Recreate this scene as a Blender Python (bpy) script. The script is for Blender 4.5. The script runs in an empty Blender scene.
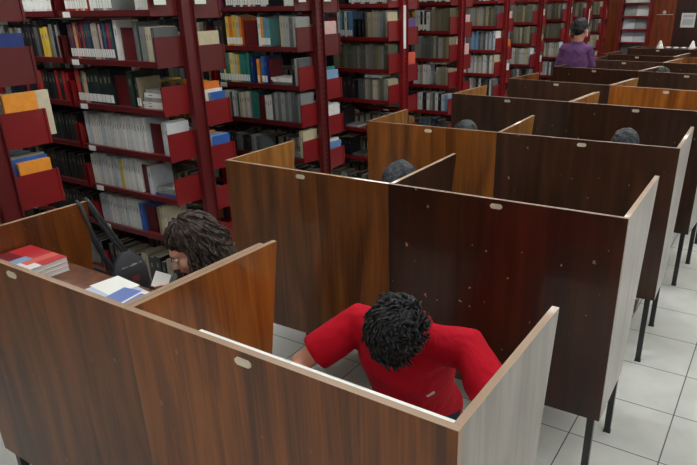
import bpy, bmesh, math, random
from mathutils import Vector, Matrix, Quaternion, noise
from mathutils.bvhtree import BVHTree
R = random.Random(7)
scn = bpy.context.scene
COL = scn.collection
V = Vector

# ------------------------------------------------------------------ materials
MATS = {}
def srgb(c):
    return tuple(((x/255)/12.92 if x/255 <= .04045 else ((x/255+.055)/1.055)**2.4) for x in c) + (1.0,)
def new_mat(name):
    m = bpy.data.materials.new(name); m.use_nodes = True
    nt = m.node_tree; b = nt.nodes['Principled BSDF']
    return m, nt, b
def plain(name, c, rough=.5, metal=0, coat=0, bump=0, bscale=60, var=.0, spec=.5):
    if name in MATS: return MATS[name]
    m, nt, b = new_mat(name)
    b.inputs['Base Color'].default_value = srgb(c)
    b.inputs['Roughness'].default_value = rough
    b.inputs['Metallic'].default_value = metal
    b.inputs['Coat Weight'].default_value = coat
    b.inputs['Specular IOR Level'].default_value = spec
    if bump or var:
        tc = nt.nodes.new('ShaderNodeTexCoord'); n = nt.nodes.new('ShaderNodeTexNoise')
        n.inputs['Scale'].default_value = bscale; n.inputs['Detail'].default_value = 4
        nt.links.new(tc.outputs['Object'], n.inputs['Vector'])
        if bump:
            bp = nt.nodes.new('ShaderNodeBump'); bp.inputs['Strength'].default_value = bump; bp.inputs['Distance'].default_value = .01
            nt.links.new(n.outputs['Fac'], bp.inputs['Height']); nt.links.new(bp.outputs['Normal'], b.inputs['Normal'])
        if var:
            mx = nt.nodes.new('ShaderNodeMix'); mx.data_type = 'RGBA'
            mx.inputs['A'].default_value = srgb(tuple(max(0, x*(1-var)) for x in c)); mx.inputs['B'].default_value = srgb(tuple(min(255, x*(1+var)) for x in c))
            nt.links.new(n.outputs['Fac'], mx.inputs['Factor']); nt.links.new(mx.outputs['Result'], b.inputs['Base Color'])
    MATS[name] = m
    return m
def emis(name, c, s):
    m, nt, b = new_mat(name)
    b.inputs['Base Color'].default_value = srgb(c)
    b.inputs['Emission Color'].default_value = srgb(c); b.inputs['Emission Strength'].default_value = s
    return m
def wood(name, c1, c2, rough=.3, coat=.4, specks=0.0, seed=0):
    if name in MATS: return MATS[name]
    m, nt, b = new_mat(name)
    L = nt.links.new; N = nt.nodes.new
    tc = N('ShaderNodeTexCoord'); mp = N('ShaderNodeMapping')
    mp.inputs['Scale'].default_value = (9, 9, .9); mp.inputs['Location'].default_value = (seed*3.1, seed*1.7, seed)
    L(tc.outputs['Object'], mp.inputs['Vector'])
    n1 = N('ShaderNodeTexNoise'); n1.inputs['Scale'].default_value = 1.6; n1.inputs['Detail'].default_value = 6; n1.inputs['Distortion'].default_value = .6
    L(mp.outputs['Vector'], n1.inputs['Vector'])
    mp2 = N('ShaderNodeMapping'); mp2.inputs['Scale'].default_value = (120, 120, 3); L(tc.outputs['Object'], mp2.inputs['Vector'])
    n2 = N('ShaderNodeTexNoise'); n2.inputs['Scale'].default_value = 1; n2.inputs['Detail'].default_value = 3
    L(mp2.outputs['Vector'], n2.inputs['Vector'])
    ad = N('ShaderNodeMath'); ad.operation = 'MULTIPLY_ADD'; ad.inputs[1].default_value = .35
    L(n2.outputs['Fac'], ad.inputs[0]); L(n1.outputs['Fac'], ad.inputs[2])
    cr = N('ShaderNodeValToRGB'); cr.color_ramp.elements[0].position = .48; cr.color_ramp.elements[1].position = .86
    cr.color_ramp.elements[0].color = srgb(c1); cr.color_ramp.elements[1].color = srgb(c2)
    L(ad.outputs[0], cr.inputs['Fac'])
    out = cr.outputs['Color']
    if specks:
        vo = N('ShaderNodeTexVoronoi'); vo.inputs['Scale'].default_value = 20; vo.inputs['Randomness'].default_value = 1
        wn = N('ShaderNodeTexNoise'); wn.inputs['Scale'].default_value = 60; L(tc.outputs['Object'], wn.inputs['Vector'])
        wa = N('ShaderNodeMix'); wa.data_type = 'RGBA'; wa.inputs['Factor'].default_value = .03; L(tc.outputs['Object'], wa.inputs['A']); L(wn.outputs['Color'], wa.inputs['B'])
        L(wa.outputs['Result'], vo.inputs['Vector'])
        sx = N('ShaderNodeSeparateColor'); L(vo.outputs['Color'], sx.inputs['Color'])
        th = N('ShaderNodeMath'); th.operation = 'MULTIPLY_ADD'; th.inputs[1].default_value = .26; th.inputs[2].default_value = -.10; L(sx.outputs[0], th.inputs[0])
        r2 = N('ShaderNodeMath'); r2.operation = 'LESS_THAN'; L(vo.outputs['Distance'], r2.inputs[0]); L(th.outputs[0], r2.inputs[1])
        ml = N('ShaderNodeMath'); ml.operation = 'MULTIPLY'; ml.inputs[1].default_value = specks; L(r2.outputs[0], ml.inputs[0])
        mx = N('ShaderNodeMix'); mx.data_type = 'RGBA'; mx.inputs['B'].default_value = srgb((196, 160, 128))
        L(ml.outputs[0], mx.inputs['Factor']); L(out, mx.inputs['A']); out = mx.outputs['Result']
    L(out, b.inputs['Base Color'])
    b.inputs['Roughness'].default_value = rough; b.inputs['Coat Weight'].default_value = coat; b.inputs['Coat Roughness'].default_value = .09
    bp = N('ShaderNodeBump'); bp.inputs['Strength'].default_value = .06; bp.inputs['Distance'].default_value = .004
    L(n2.outputs['Fac'], bp.inputs['Height']); L(bp.outputs['Normal'], b.inputs['Normal'])
    MATS[name] = m
    return m

# ------------------------------------------------------------------ mesh helpers
def box(bm, x0, x1, y0, y1, z0, z1, mi=0, M=None):
    vs = [bm.verts.new(V(p) if M is None else M @ V(p)) for p in
          ((x0,y0,z0),(x1,y0,z0),(x1,y1,z0),(x0,y1,z0),(x0,y0,z1),(x1,y0,z1),(x1,y1,z1),(x0,y1,z1))]
    fs = []
    for q in ((3,2,1,0),(4,5,6,7),(0,1,5,4),(1,2,6,5),(2,3,7,6),(3,0,4,7)):
        f = bm.faces.new([vs[i] for i in q]); f.material_index = mi; fs.append(f)
    return fs
def prism(bm, pts, axis, a, b, mi=0):
    """polygon pts (two coordinates) extruded along axis from a to b"""
    def mk(p, t):
        if axis == 'x': return V((t, p[0], p[1]))
        if axis == 'y': return V((p[0], t, p[1]))
        return V((p[0], p[1], t))
    A = [bm.verts.new(mk(p, a)) for p in pts]; B = [bm.verts.new(mk(p, b)) for p in pts]
    n = len(pts); fs = [bm.faces.new(A), bm.faces.new(B[::-1])]
    for i in range(n):
        fs.append(bm.faces.new([A[i], B[i], B[(i+1) % n], A[(i+1) % n]]))
    for f in fs: f.material_index = mi
    bmesh.ops.recalc_face_normals(bm, faces=fs)
    return fs
def loft(bm, pts, rad, side=None, seg=14, mi=0, caps=True):
    """tube through pts; rad = r or (r_side, r_other); round ends"""
    pts = [V(p) for p in pts]; n = len(pts)
    rad = [(r, r) if not isinstance(r, (tuple, list)) else r for r in rad]
    P = []; 
    tang = []
    for i in range(n):
        t = (pts[min(i+1, n-1)] - pts[max(i-1, 0)]).normalized(); tang.append(t)
    if side is None:
        side = V((1, 0, 0)) if abs(tang[0].x) < .8 else V((0, 1, 0))
    side = V(side)
    rings = []
    def ring(c, t, r, k=1.0):
        s = (side - t*side.dot(t)).normalized(); u = t.cross(s)
        return [bm.verts.new(c + s*math.cos(2*math.pi*j/seg)*r[0]*k + u*math.sin(2*math.pi*j/seg)*r[1]*k) for j in range(seg)]
    if caps:
        m = min(rad[0])
        for a in (70, 40): rings.append(ring(pts[0] - tang[0]*m*math.sin(math.radians(a)), tang[0], rad[0], math.cos(math.radians(a))))
    for i in range(n): rings.append(ring(pts[i], tang[i], rad[i]))
    if caps:
        m = min(rad[-1])
        for a in (40, 70): rings.append(ring(pts[-1] + tang[-1]*m*math.sin(math.radians(a)), tang[-1], rad[-1], math.cos(math.radians(a))))
    for a, b in zip(rings, rings[1:]):
        for j in range(seg):
            f = bm.faces.new([a[j], a[(j+1) % seg], b[(j+1) % seg], b[j]]); f.material_index = mi; f.smooth = True
    f = bm.faces.new(rings[0][::-1]); f.material_index = mi
    f = bm.faces.new(rings[-1]); f.material_index = mi
def ell(bm, c, r, rot=None, mi=0, u=16, v=10):
    M = Matrix.Translation(V(c)) @ (rot.to_matrix().to_4x4() if rot else Matrix()) @ Matrix.Diagonal((r[0], r[1], r[2], 1))
    d = bmesh.ops.create_uvsphere(bm, u_segments=u, v_segments=v, radius=1, matrix=M)
    for vtx in d['verts']:
        for f in vtx.link_faces: f.material_index = mi; f.smooth = True
def mk(name, bm, mats, parent=None, loc=(0,0,0), rz=0, smooth=False, bev=0):
    if bev:
        bmesh.ops.bevel(bm, geom=[e for e in bm.edges], offset=bev, segments=2, affect='EDGES', profile=.5)
    me = bpy.data.meshes.new(name); bm.to_mesh(me); bm.free()
    for m in (mats if isinstance(mats, (list, tuple)) else [mats]): me.materials.append(m)
    if smooth:
        for p in me.polygons: p.use_smooth = True
    o = bpy.data.objects.new(name, me); COL.objects.link(o)
    o.location = loc; o.rotation_euler = (0, 0, rz); o.parent = parent
    return o
def tag(o, label=None, cat=None, group=None, kind=None):
    if label: o['label'] = label
    if cat: o['category'] = cat
    if group: o['group'] = group
    if kind: o['kind'] = kind
    return o
def empty(name, loc=(0,0,0), rz=0):
    o = bpy.data.objects.new(name, None); COL.objects.link(o)
    o.empty_display_size = .1; o.location = loc; o.rotation_euler = (0, 0, rz)
    return o
def copy_tree(o, parent=None):
    c = o.copy(); COL.objects.link(c)
    if parent: c.parent = parent
    for ch in list(o.children): copy_tree(ch, c)
    return c
def remesh(bm, voxel, smooth=4, fac=.5):
    me = bpy.data.meshes.new('t'); bm.to_mesh(me); bm.free()
    o = bpy.data.objects.new('t', me); COL.objects.link(o)
    r = o.modifiers.new('r', 'REMESH'); r.mode = 'VOXEL'; r.voxel_size = voxel
    s = o.modifiers.new('s', 'SMOOTH'); s.iterations = smooth; s.factor = fac
    dg = bpy.context.evaluated_depsgraph_get()
    m2 = bpy.data.meshes.new_from_object(o.evaluated_get(dg))
    bpy.data.objects.remove(o); bpy.data.meshes.remove(me)
    for p in m2.polygons: p.use_smooth = True
    return m2
def part_mesh(name, me, mat, parent, root):
    me.transform(Matrix.Translation(-root)); me.materials.clear(); me.materials.append(mat)
    me.name = name
    o = bpy.data.objects.new(name, me); COL.objects.link(o); o.parent = parent
    return o

# ------------------------------------------------------------------ camera
CAM = V((2.24954, -2.13437, 1.94326))
pitch, yaw, roll = .397939, .577016, -.020101
F = V((-math.sin(yaw)*math.cos(pitch), math.cos(yaw)*math.cos(pitch), -math.sin(pitch)))
Rt = V((math.cos(yaw), math.sin(yaw), 0)); Up = Rt.cross(F)
R2 = Rt*math.cos(roll) + Up*math.sin(roll); U2 = -Rt*math.sin(roll) + Up*math.cos(roll)
cam = bpy.data.cameras.new('camera'); co = bpy.data.objects.new('camera', cam); COL.objects.link(co)
cam.sensor_width = 36; cam.lens = 623.358/697*36; cam.shift_x = -27.518/697; cam.shift_y = 30.352/697
cam.clip_start = .05
co.matrix_world = Matrix(((R2.x, U2.x, -F.x, CAM.x), (R2.y, U2.y, -F.y, CAM.y), (R2.z, U2.z, -F.z, CAM.z), (0,0,0,1)))
scn.camera = co

# ------------------------------------------------------------------ room
X0, X1, Y0, Y1, ZC = -5.0, 4.2, -4.2, 12.7, 3.0
def tile_mat():
    m, nt, b = new_mat('ceramic_tile'); L = nt.links.new; N = nt.nodes.new
    tc = N('ShaderNodeTexCoord'); mp = N('ShaderNodeMapping')
    t = .4051
    mp.inputs['Location'].default_value = (-(2.083 % t) + 20*t, -(.424 % t) + 20*t, 0)
    L(tc.outputs['Object'], mp.inputs['Vector'])
    br = N('ShaderNodeTexBrick'); br.offset = 0; br.squash = 1
    br.inputs['Scale'].default_value = 1; br.inputs['Brick Width'].default_value = t; br.inputs['Row Height'].default_value = t
    br.inputs['Mortar Size'].default_value = .0032; br.inputs['Mortar Smooth'].default_value = .2
    br.inputs['Color1'].default_value = srgb((224, 226, 222)); br.inputs['Color2'].default_value = srgb((216, 219, 216)); br.inputs['Mortar'].default_value = srgb((92, 94, 90))
    L(mp.outputs['Vector'], br.inputs['Vector'])
    n = N('ShaderNodeTexNoise'); n.inputs['Scale'].default_value = 5; n.inputs['Detail'].default_value = 6; L(tc.outputs['Object'], n.inputs['Vector'])
    cr = N('ShaderNodeValToRGB'); cr.color_ramp.elements[0].color = (.78, .8, .8, 1); cr.color_ramp.elements[0].position = .3; cr.color_ramp.elements[1].color = (1, 1, 1, 1); cr.color_ramp.elements[1].position = .65
    L(n.outputs['Fac'], cr.inputs['Fac'])
    mx = N('ShaderNodeMix'); mx.data_type = 'RGBA'; mx.blend_type = 'MULTIPLY'; mx.inputs['Factor'].default_value = .7
    L(br.outputs['Color'], mx.inputs['A']); L(cr.outputs['Color'], mx.inputs['B']); L(mx.outputs['Result'], b.inputs['Base Color'])
    b.inputs['Roughness'].default_value = .28
    bp = N('ShaderNodeBump'); bp.invert = True; bp.inputs['Strength'].default_value = .4; bp.inputs['Distance'].default_value = .002
    L(br.outputs['Fac'], bp.inputs['Height']); L(bp.outputs['Normal'], b.inputs['Normal'])
    return m
wallm = plain('cream_wall_paint', (188, 184, 174), .8, var=.04, bscale=3)
ceilm = plain('white_ceiling_paint', (205, 205, 200), .9, var=.03, bscale=4)
def slab(name, x0, x1, y0, y1, z0, z1, m):
    bm = bmesh.new(); box(bm, x0, x1, y0, y1, z0, z1)
    return tag(mk(name, bm, m), kind='structure')
slab('floor', X0-.1, X1+.1, Y0-.1, Y1+.1, -.1, 0, tile_mat())
slab('ceiling', X0-.1, X1+.1, Y0-.1, Y1+.1, ZC, ZC+.1, ceilm)
slab('wall_left', X0-.1, X0, Y0-.1, Y1+.1, 0, ZC, wallm)
slab('wall_right', X1, X1+.1, Y0-.1, Y1+.1, 0, ZC, wallm)
slab('wall_front', X0, X1, Y0-.1, Y0, 0, ZC, wallm)
pan = wood('wall_panel_wood', (104, 44, 20), (166, 78, 38), .35, .4, seed=9)
pand = wood('wall_panel_wood_dark', (40, 18, 12), (66, 30, 20), .35, .4, seed=11)
slab('wall_back', X0, X1, Y1, Y1+.1, 0, ZC, pan)
bm = bmesh.new()
for x in (-2.3, -1.35, .02):
    box(bm, x-.012, x+.012, Y1-.014, Y1-.001, .1, ZC-.02)
tag(mk('trim_1', bm, pand), kind='structure')
bm = bmesh.new(); box(bm, .032, 2.4, Y1-.012, Y1-.001, .0, ZC-.01)
tag(mk('trim_2', bm, pand), kind='structure')

# ceiling lights
lampm = emis('lamp_diffuser', (250, 250, 246), 21.0)
whm = plain('white_enamel', (225, 225, 222), .4)
def ceiling_light(x, y, label):
    r = empty('ceiling_light', (x, y, ZC))
    bm = bmesh.new()
    box(bm, -.66, .66, -.16, .16, -.03, -.001)
    box(bm, -.66, .66, -.17, -.15, -.075, -.001); box(bm, -.66, .66, .15, .17, -.075, -.001)
    box(bm, -.67, -.65, -.17, .17, -.075, -.001); box(bm, .65, .67, -.17, .17, -.075, -.001)
    mk('fixture_frame', bm, whm, r)
    bm = bmesh.new(); box(bm, -.648, .648, -.148, .148, -.07, -.045)
    mk('diffuser', bm, lampm, r)
    tag(r, label, 'ceiling light', 'fluorescent ceiling lights')
for x, side in ((3.0, 'over the right aisle'), (.6, 'over the study carrels'), (-2.2, 'over the bookcases')):
    for k, y in enumerate((-2.6, .0, 2.6, 5.2, 7.8, 10.4)):
        if side == 'over the bookcases' and k in (0, 2, 4): continue
        ceiling_light(x, y, 'long white fluorescent ceiling light %s, row %s from the camera end' % (side, ('first','second','third','fourth','fifth','sixth')[k]))

# ------------------------------------------------------------------ carrels
edge = plain('light_edge_band', (158, 130, 106), .4, coat=.15)
edge2 = plain('pale_edge_band', (136, 116, 104), .5, coat=.0, spec=.3)
black = plain('black_steel', (16, 20, 24), .35, coat=.2)
plate = plain('pale_metal_plate', (214, 206, 186), .4, metal=.2)
grey_side = wood('worn_grey_laminate', (112, 104, 99), (148, 141, 136), .32, .35, seed=5)  # paler, greyer tone for the outer right side panels
TOP, BOT, TH = 1.243, .405, .018
W = {}
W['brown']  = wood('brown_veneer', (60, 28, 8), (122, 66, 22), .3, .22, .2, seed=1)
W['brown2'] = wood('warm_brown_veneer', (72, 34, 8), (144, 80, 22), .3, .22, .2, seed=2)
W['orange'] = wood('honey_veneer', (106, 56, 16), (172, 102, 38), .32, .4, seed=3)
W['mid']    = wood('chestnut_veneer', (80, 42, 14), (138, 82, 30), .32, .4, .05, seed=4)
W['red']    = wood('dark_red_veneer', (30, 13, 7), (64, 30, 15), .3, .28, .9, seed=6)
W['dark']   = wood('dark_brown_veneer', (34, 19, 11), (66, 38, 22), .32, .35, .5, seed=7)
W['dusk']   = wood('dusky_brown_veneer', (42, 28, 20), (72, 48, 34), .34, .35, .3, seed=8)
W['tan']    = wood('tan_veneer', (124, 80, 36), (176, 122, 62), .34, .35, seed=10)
def side_panel(name, r, x0, x1, dt, db, m_in, m_out, face):
    """face: sign of the outward side"""
    bm = bmesh.new()
    y0 = TH+.0005
    fs = prism(bm, [(y0, BOT), (db, BOT), (dt, TOP), (y0, TOP)], 'x', x0, x1)
    bm.normal_update()
    for f in fs:
        n = f.normal
        if abs(n.x) > .9: f.material_index = 0 if n.x*face < 0 else 1
        else: f.material_index = 2
    return mk(name, bm, [m_in, m_out, edge], r)
def carrel(xa, ya, xb, yb, label, front, left=None, right=None, rout=None, dt=.63, db=.41, plate_ok=True, ledge=None, group=None):
    """a desk unit running from front-left corner a to front-right corner b"""
    d = V((xb-xa, yb-ya, 0)); w = d.length - .0015; rz = math.atan2(d.y, d.x)
    r = empty('study_carrel', (xa, ya, 0), rz)
    bm = bmesh.new(); fs = box(bm, 0, w, 0, TH, BOT, TOP)
    bm.normal_update()
    for f in fs:
        f.material_index = 1 if abs(f.normal.y) < .5 else 0
    mk('front_panel', bm, [W[front], edge2 if front in ('red', 'dark', 'dusk') else edge], r)
    xl = 0; xr = w
    if left:
        side_panel('side_panel', r, 0, TH, dt, db, W[left], W[front], -1); xl = TH
    if right:
        side_panel('side_panel', r, w-TH, w, dt, db, W[right], rout or W[front], 1); xr = w-TH
    bm = bmesh.new(); box(bm, xl+.0005, xr-.0005, TH+.0005, min(db+.13, .54), .735, .757)
    mk('desktop', bm, [W['mid']], r)
    for lx in (max(.012, xl+.001), w-TH-.032):
        for ly in (TH+.001, .50):
            bm = bmesh.new(); box(bm, lx, lx+.028, ly, ly+.028, .006, .734)
            lg = mk('leg', bm, black, r)
            bm = bmesh.new(); box(bm, lx-.003, lx+.031, ly-.0005, ly+.031, 0, .006)
            mk('foot_pad', bm, black, lg)
    if plate_ok:
        bm = bmesh.new(); cx_, cz_ = w/2 - (.055 if ya < -1 else 0), TOP-.026; prism(bm, [(cx_+px_*.024, cz_+pz_*.0095) for px_, pz_ in ((-1,-.4),(-.7,-1),(.7,-1),(1,-.4),(1,.4),(.7,1),(-.7,1),(-1,.4))], 'y', -.003, -.0002)
        for s in (-1, 1): box(bm, cx_+s*.017-.002, cx_+s*.017+.002, -.0042, -.003, TOP-.028, TOP-.024)
        mk('number_plate', bm, plate, r)
    if ledge:
        x_0, x_1, dep, z, m = ledge
        bm = bmesh.new(); box(bm, x_0, x_1, TH+.0005, dep, z, z+.016)
        mk('ledge', bm, m, r)
    tag(r, label, 'study carrel', group or 'wooden study carrels in rows')
    return r
white = plain('white_card', (232, 234, 232), .5)
rows = [
 # (L, M, R) corners
 ((.01,-1.30),(.948,-1.30),(1.88,-1.31)),
 ((.01,-.021),(.93,-.005),(1.879,.017)),
 ((.044,1.183),(.906,1.250),(1.859,1.240)),
 ((-.03,2.54),(.939,2.49),(1.86,2.44)),
 ((.0,3.68),(.965,3.52),(1.88,3.42)),
 ((.03,4.93),(.95,4.74),(1.86,4.62)),
 ((.13,5.90),(1.014,5.75),(1.92,5.64)),
 ((.11,6.72),(.99,6.56),(1.88,6.46)),
 ((.17,7.88),(1.0,7.80),(1.9,7.73)),
]
ordn = ['nearest','second','third','fourth','fifth','sixth','seventh','eighth','farthest']
specs = [
 ('brown','brown2','brown','orange',True),
 ('mid','red','tan','dark',False),
 ('mid','dark','tan','tan',False),
 ('dusk','dark','tan','tan',True),
 ('dusk','orange','mid','tan',True),
 ('dark','dusk','dark','dark',True),
 ('dusk','dark','dark','tan',True),
 ('dark','mid','dark','dark',True),
 ('dark','dark','dark','dark',True)]
desc = {'brown':'brown varnished','brown2':'warm brown varnished','mid':'honey-brown wooden','red':'dark red-brown scratched wooden','dark':'dark brown wooden','dusk':'dusky grey-brown wooden','orange':'orange-brown wooden'}
where = ['nearest row','second row','third row','fourth row','fifth row','sixth row','seventh row','eighth row','ninth and last row']
extra_l = ['with the bag and magazines', 'adjoining the scratched dark red-brown one', 'with bright tan inner side', 'beside the bookcases', 'beside the bookcases', 'before the man in purple', 'just behind the man in purple', 'seen edge on', 'seen edge on']
extra_r = ['in which the man in red sits', 'with a wide shiny right side', 'with a head showing above it', 'on the right aisle', 'on the right aisle', 'at the photo edge', 'at the photo edge', 'at the photo edge', 'at the photo edge']
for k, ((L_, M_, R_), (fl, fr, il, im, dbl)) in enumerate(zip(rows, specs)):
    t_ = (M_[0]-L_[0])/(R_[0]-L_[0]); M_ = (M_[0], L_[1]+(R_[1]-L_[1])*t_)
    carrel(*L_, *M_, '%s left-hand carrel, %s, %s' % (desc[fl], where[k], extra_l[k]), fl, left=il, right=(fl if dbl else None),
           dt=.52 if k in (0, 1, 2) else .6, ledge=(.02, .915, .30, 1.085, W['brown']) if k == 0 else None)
    c = carrel(*M_, *R_, '%s right-hand carrel, %s, %s' % (desc[fr], where[k], extra_r[k]), fr, left=im, right=(fr if k > 0 else 'mid'), rout=grey_side,
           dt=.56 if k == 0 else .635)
    if k == 0:
        bm = bmesh.new(); box(bm, .2, .91, TH+.0005, .07, 1.195, 1.207)
        tag(mk('ledge', bm, white, c), 'white strip along the inner top edge')

# ------------------------------------------------------------------ bookcases
def paint(name, c, rough=.42, coat=.25):
    return plain(name, c, rough, coat=coat, var=.08, bscale=5)
red = paint('red_shelf_paint', (124, 16, 22))
dim_red = paint('maroon_shelf_paint', (92, 20, 24))  # same red paint; duller light on the near bookcases put into the colour
slot = plain('slot_shadow_black', (12, 8, 8), .8)
XE, PS = -.90, 1.29
LEV = [.10, .49, .775, 1.06, 1.345, 1.63, 1.92]
BAY = .95
BACKLEV = {6:1.90, 5:1.58, 4:1.235, 3:.94, 2:.66, 1:.38, 0:.10}
def levz(k, s, lev):
    if s < 0: return LEV[lev]
    if k == 0: return {6:1.92, 5:1.63, 4:1.33, 3:1.02, 2:.73, 1:.43, 0:.10}[lev]
    return BACKLEV[lev]
def bookcase(k, label, yk):
    r = empty('bookcase', (XE, yk, 0))
    pm = dim_red if k <= 2 else red  # near bookcases get the dimmed copy of the one red paint
    for b in range(5):
        bm = bmesh.new(); x = -b*BAY; w = .05
        box(bm, x-.03, x-.006, -w, w, 0.0, 2.3)
        box(bm, x-.006, x+.012, -w, -w+.006, 0, 2.3); box(bm, x-.006, x+.012, w-.006, w, 0, 2.3)
        if b == 0 and k >= 2:
            for j in range(50):
                z = .2+j*.042
                for yy in (-.022, .022): box(bm, x-.0062, x-.0045, yy-.004, yy+.004, z, z+.02, 1)
        mk('upright', bm, [pm, slot], r)
    for s, depth in ((-1, .25), (1, .29)):
        ya, yb = (s*.052, s*depth) if s > 0 else (s*depth, s*.052)
        yo = s*depth; o_ = s*(depth+.008)
        for lev in range(7):
            z = levz(k, s, lev)
            for b, span in ((0, 1), (1, 1), (2, 2)):
                xr = -.032 - b*BAY; xl = -BAY*(b+span) + .014
                bm = bmesh.new(); box(bm, xl, xr, ya, yb, z-.014, z)
                box(bm, xl, xr, min(yo, yo-s*.012), max(yo, yo-s*.012), z-.034, z-.0145)
                mk('shelf_board', bm, pm, r)
                if b < 2:
                    for xx, side in ((xr+.001, 1), (xl-.005, -1)):
                        bm = bmesh.new()
                        h_ = .14 if s < 0 or k == 0 else .125
                        prism(bm, [(s*.053, z-.036), (o_, z-.036), (o_, z+h_), (s*.053, z+h_)], 'x', xx, xx+.004)
                        if side > 0: box(bm, xx+.004, xx+.010, min(o_, o_-s*.012), max(o_, o_-s*.012), z-.036, z+h_)
                        mk('end_bracket', bm, (red if (k >= 3 or z < 1.5) else dim_red), r)
    for b in range(2):
        for z in LEV[1:]:
            bm = bmesh.new(); xx = -BAY*(b+1) + .07
            box(bm, xx, xx+.075, -.2535, -.2505, z-.040, z-.006)
            mk('shelf_label', bm, white, r)
    for (a, c_) in ((-.245, -.16), (.06, .15)):
        bm = bmesh.new(); box(bm, .0085, .0105, a, c_, 1.945, 2.04); mk('end_label', bm, white, r)
    if k in (3, 8):
        bm = bmesh.new(); box(bm, .0125, .0145, -.045, .0, 1.52 if k == 3 else 1.3, 1.9 if k == 3 else 1.75)
        tag(mk('paper_strip', bm, white, r), 'tall narrow white paper strip')
    tag(r, label, 'bookcase', 'red double-sided metal bookcases')
    return r
bl = ['maroon metal bookcase cut off at the left photo edge, orange books at its end',
      'maroon metal bookcase nearest behind the seated woman, its shelves full of white journals',
      'dark maroon metal bookcase second behind the woman, left of the honey-brown carrel end',
      'red metal bookcase with a tall white strip on its end post',
      'red metal bookcase with a pale pink card at its end',
      'red metal bookcase with a small orange card at its end',
      'red metal bookcase with dim grey books, left of the man in purple',
      'red metal bookcase just behind the man in purple',
      'red metal bookcase right of the head of the man in purple',
      'red metal bookcase before the last one at the back wall',
      'red metal bookcase last in line beside the magazine display']
YK = [-.62, .67, 1.97, 3.28, 4.54, 5.83, 7.12, 8.45, 9.6, 10.68]
for k, y in enumerate(YK):
    bookcase(k, bl[k], y)

# ------------------------------------------------------------------ books
PAL = {
 'white': [(220,221,220),(206,210,214),(226,226,222),(190,196,204)],
 'cream': [(200,190,160),(186,176,148),(170,160,136),(205,196,172)],
 'beige': [(142,132,112),(122,116,98),(156,146,124),(104,102,88),(168,160,142)],
 'grey':  [(128,134,134),(104,110,112),(150,154,152),(86,92,94)],
 'olive': [(98,96,70),(84,88,70),(110,104,78),(126,120,96)],
 'dgreen':[(26,44,42),(20,34,36),(34,52,48),(28,30,34)],
 'dark':  [(30,32,40),(40,36,40),(24,28,34),(52,44,44)],
 'multi': [(30,44,84),(150,40,52),(56,78,90),(180,172,160),(44,60,76),(196,160,110),(110,36,70),(70,96,120),(36,40,50),(160,90,60)],
 'blue':  [(30,70,150),(44,92,170),(24,52,120)],
 'yellow':[(214,178,52),(226,196,90),(196,160,40)],
 'orange':[(232,150,50),(222,120,40)],
 'teal':  [(40,120,112),(30,96,86),(90,150,150)],
 'lblue': [(120,160,196),(96,140,190)],
 'purple':[(96,70,130)],
 'red':   [(170,36,44),(190,60,50)],
 'coral': [(216,96,72)],
 'pink':  [(214,178,176)],
}
CN = {'white':'white','cream':'cream','beige':'beige','grey':'grey','olive':'olive','dgreen':'dark green','dark':'near-black','multi':'coloured','blue':'blue','yellow':'yellow','orange':'orange','teal':'teal','lblue':'light blue','purple':'purple','red':'red','coral':'coral','pink':'pale pink'}
MULTIN = ['navy','crimson','slate blue','pale grey','dark teal-blue','tan','plum','steel blue','charcoal','terracotta']
BM = {}
def bmat(pal, i):
    key = (pal, i)
    if key not in BM: BM[key] = plain('book_cover_%s_%d' % (pal, i), PAL[pal][i], .45, coat=.15, var=.08, bscale=30)
    return BM[key]
pagem = plain('book_pages', (206, 200, 182), .8, var=.08, bscale=200)
printm = plain('spine_print_dark', (112, 116, 126), .6)
printl = plain('spine_print_light', (128, 118, 100), .6)
books = []   # dicts
def add_run(k, s, lev, d0, d1, pal, h=.22, t=.022, dep=.18, lab=0, lean=0, vis=1, hv=.02, gapp=0):
    """books from distance d0 to d1 left of the bookcase end"""
    x = d0; n = 0
    pals = pal if isinstance(pal, list) else [pal]
    out = []
    while True:
        tt = t*R.uniform(.7, 1.35)
        if x + tt > d1: break
        pl = R.choice(pals); i = R.randrange(len(PAL[pl]))
        bb = dict(k=k, s=s, z=levz(k, s, lev), d=x, t=tt, h=h-R.random()*hv, dep=dep*R.uniform(.92, 1.05), pal=pl, i=i, lab=lab, lean=lean, vis=vis, lev=lev, flat=0)
        # keep the bay uprights free
        dd = (x % BAY)
        if dd < .04 or dd + tt > BAY-.02: x += .02; continue
        out.append(bb); x += tt + .0012 + (R.random()*gapp)
    books.extend(out)
    return out
def flat_pile(k, s, lev, d, n, pals, base=None, w=.15, l=.21, vis=1):
    z = levz(k, s, lev) if base is None else base
    for j in range(n):
        t = R.uniform(.012, .03); pl = R.choice(pals)
        books.append(dict(k=k, s=s, z=z, d=d+R.uniform(-.01,.01), t=t, h=l*R.uniform(.85,1), dep=w*R.uniform(.85,1), pal=pl, i=R.randrange(len(PAL[pl])), lab=0, lean=R.uniform(-.2,.2)*.5, vis=vis, lev=lev, flat=1))
        z += t + .0008
ENDS = []
def bookend(k, s, lev, d, w=.13, h=.19): ENDS.append((k, s, lev, d, w, h))
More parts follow.
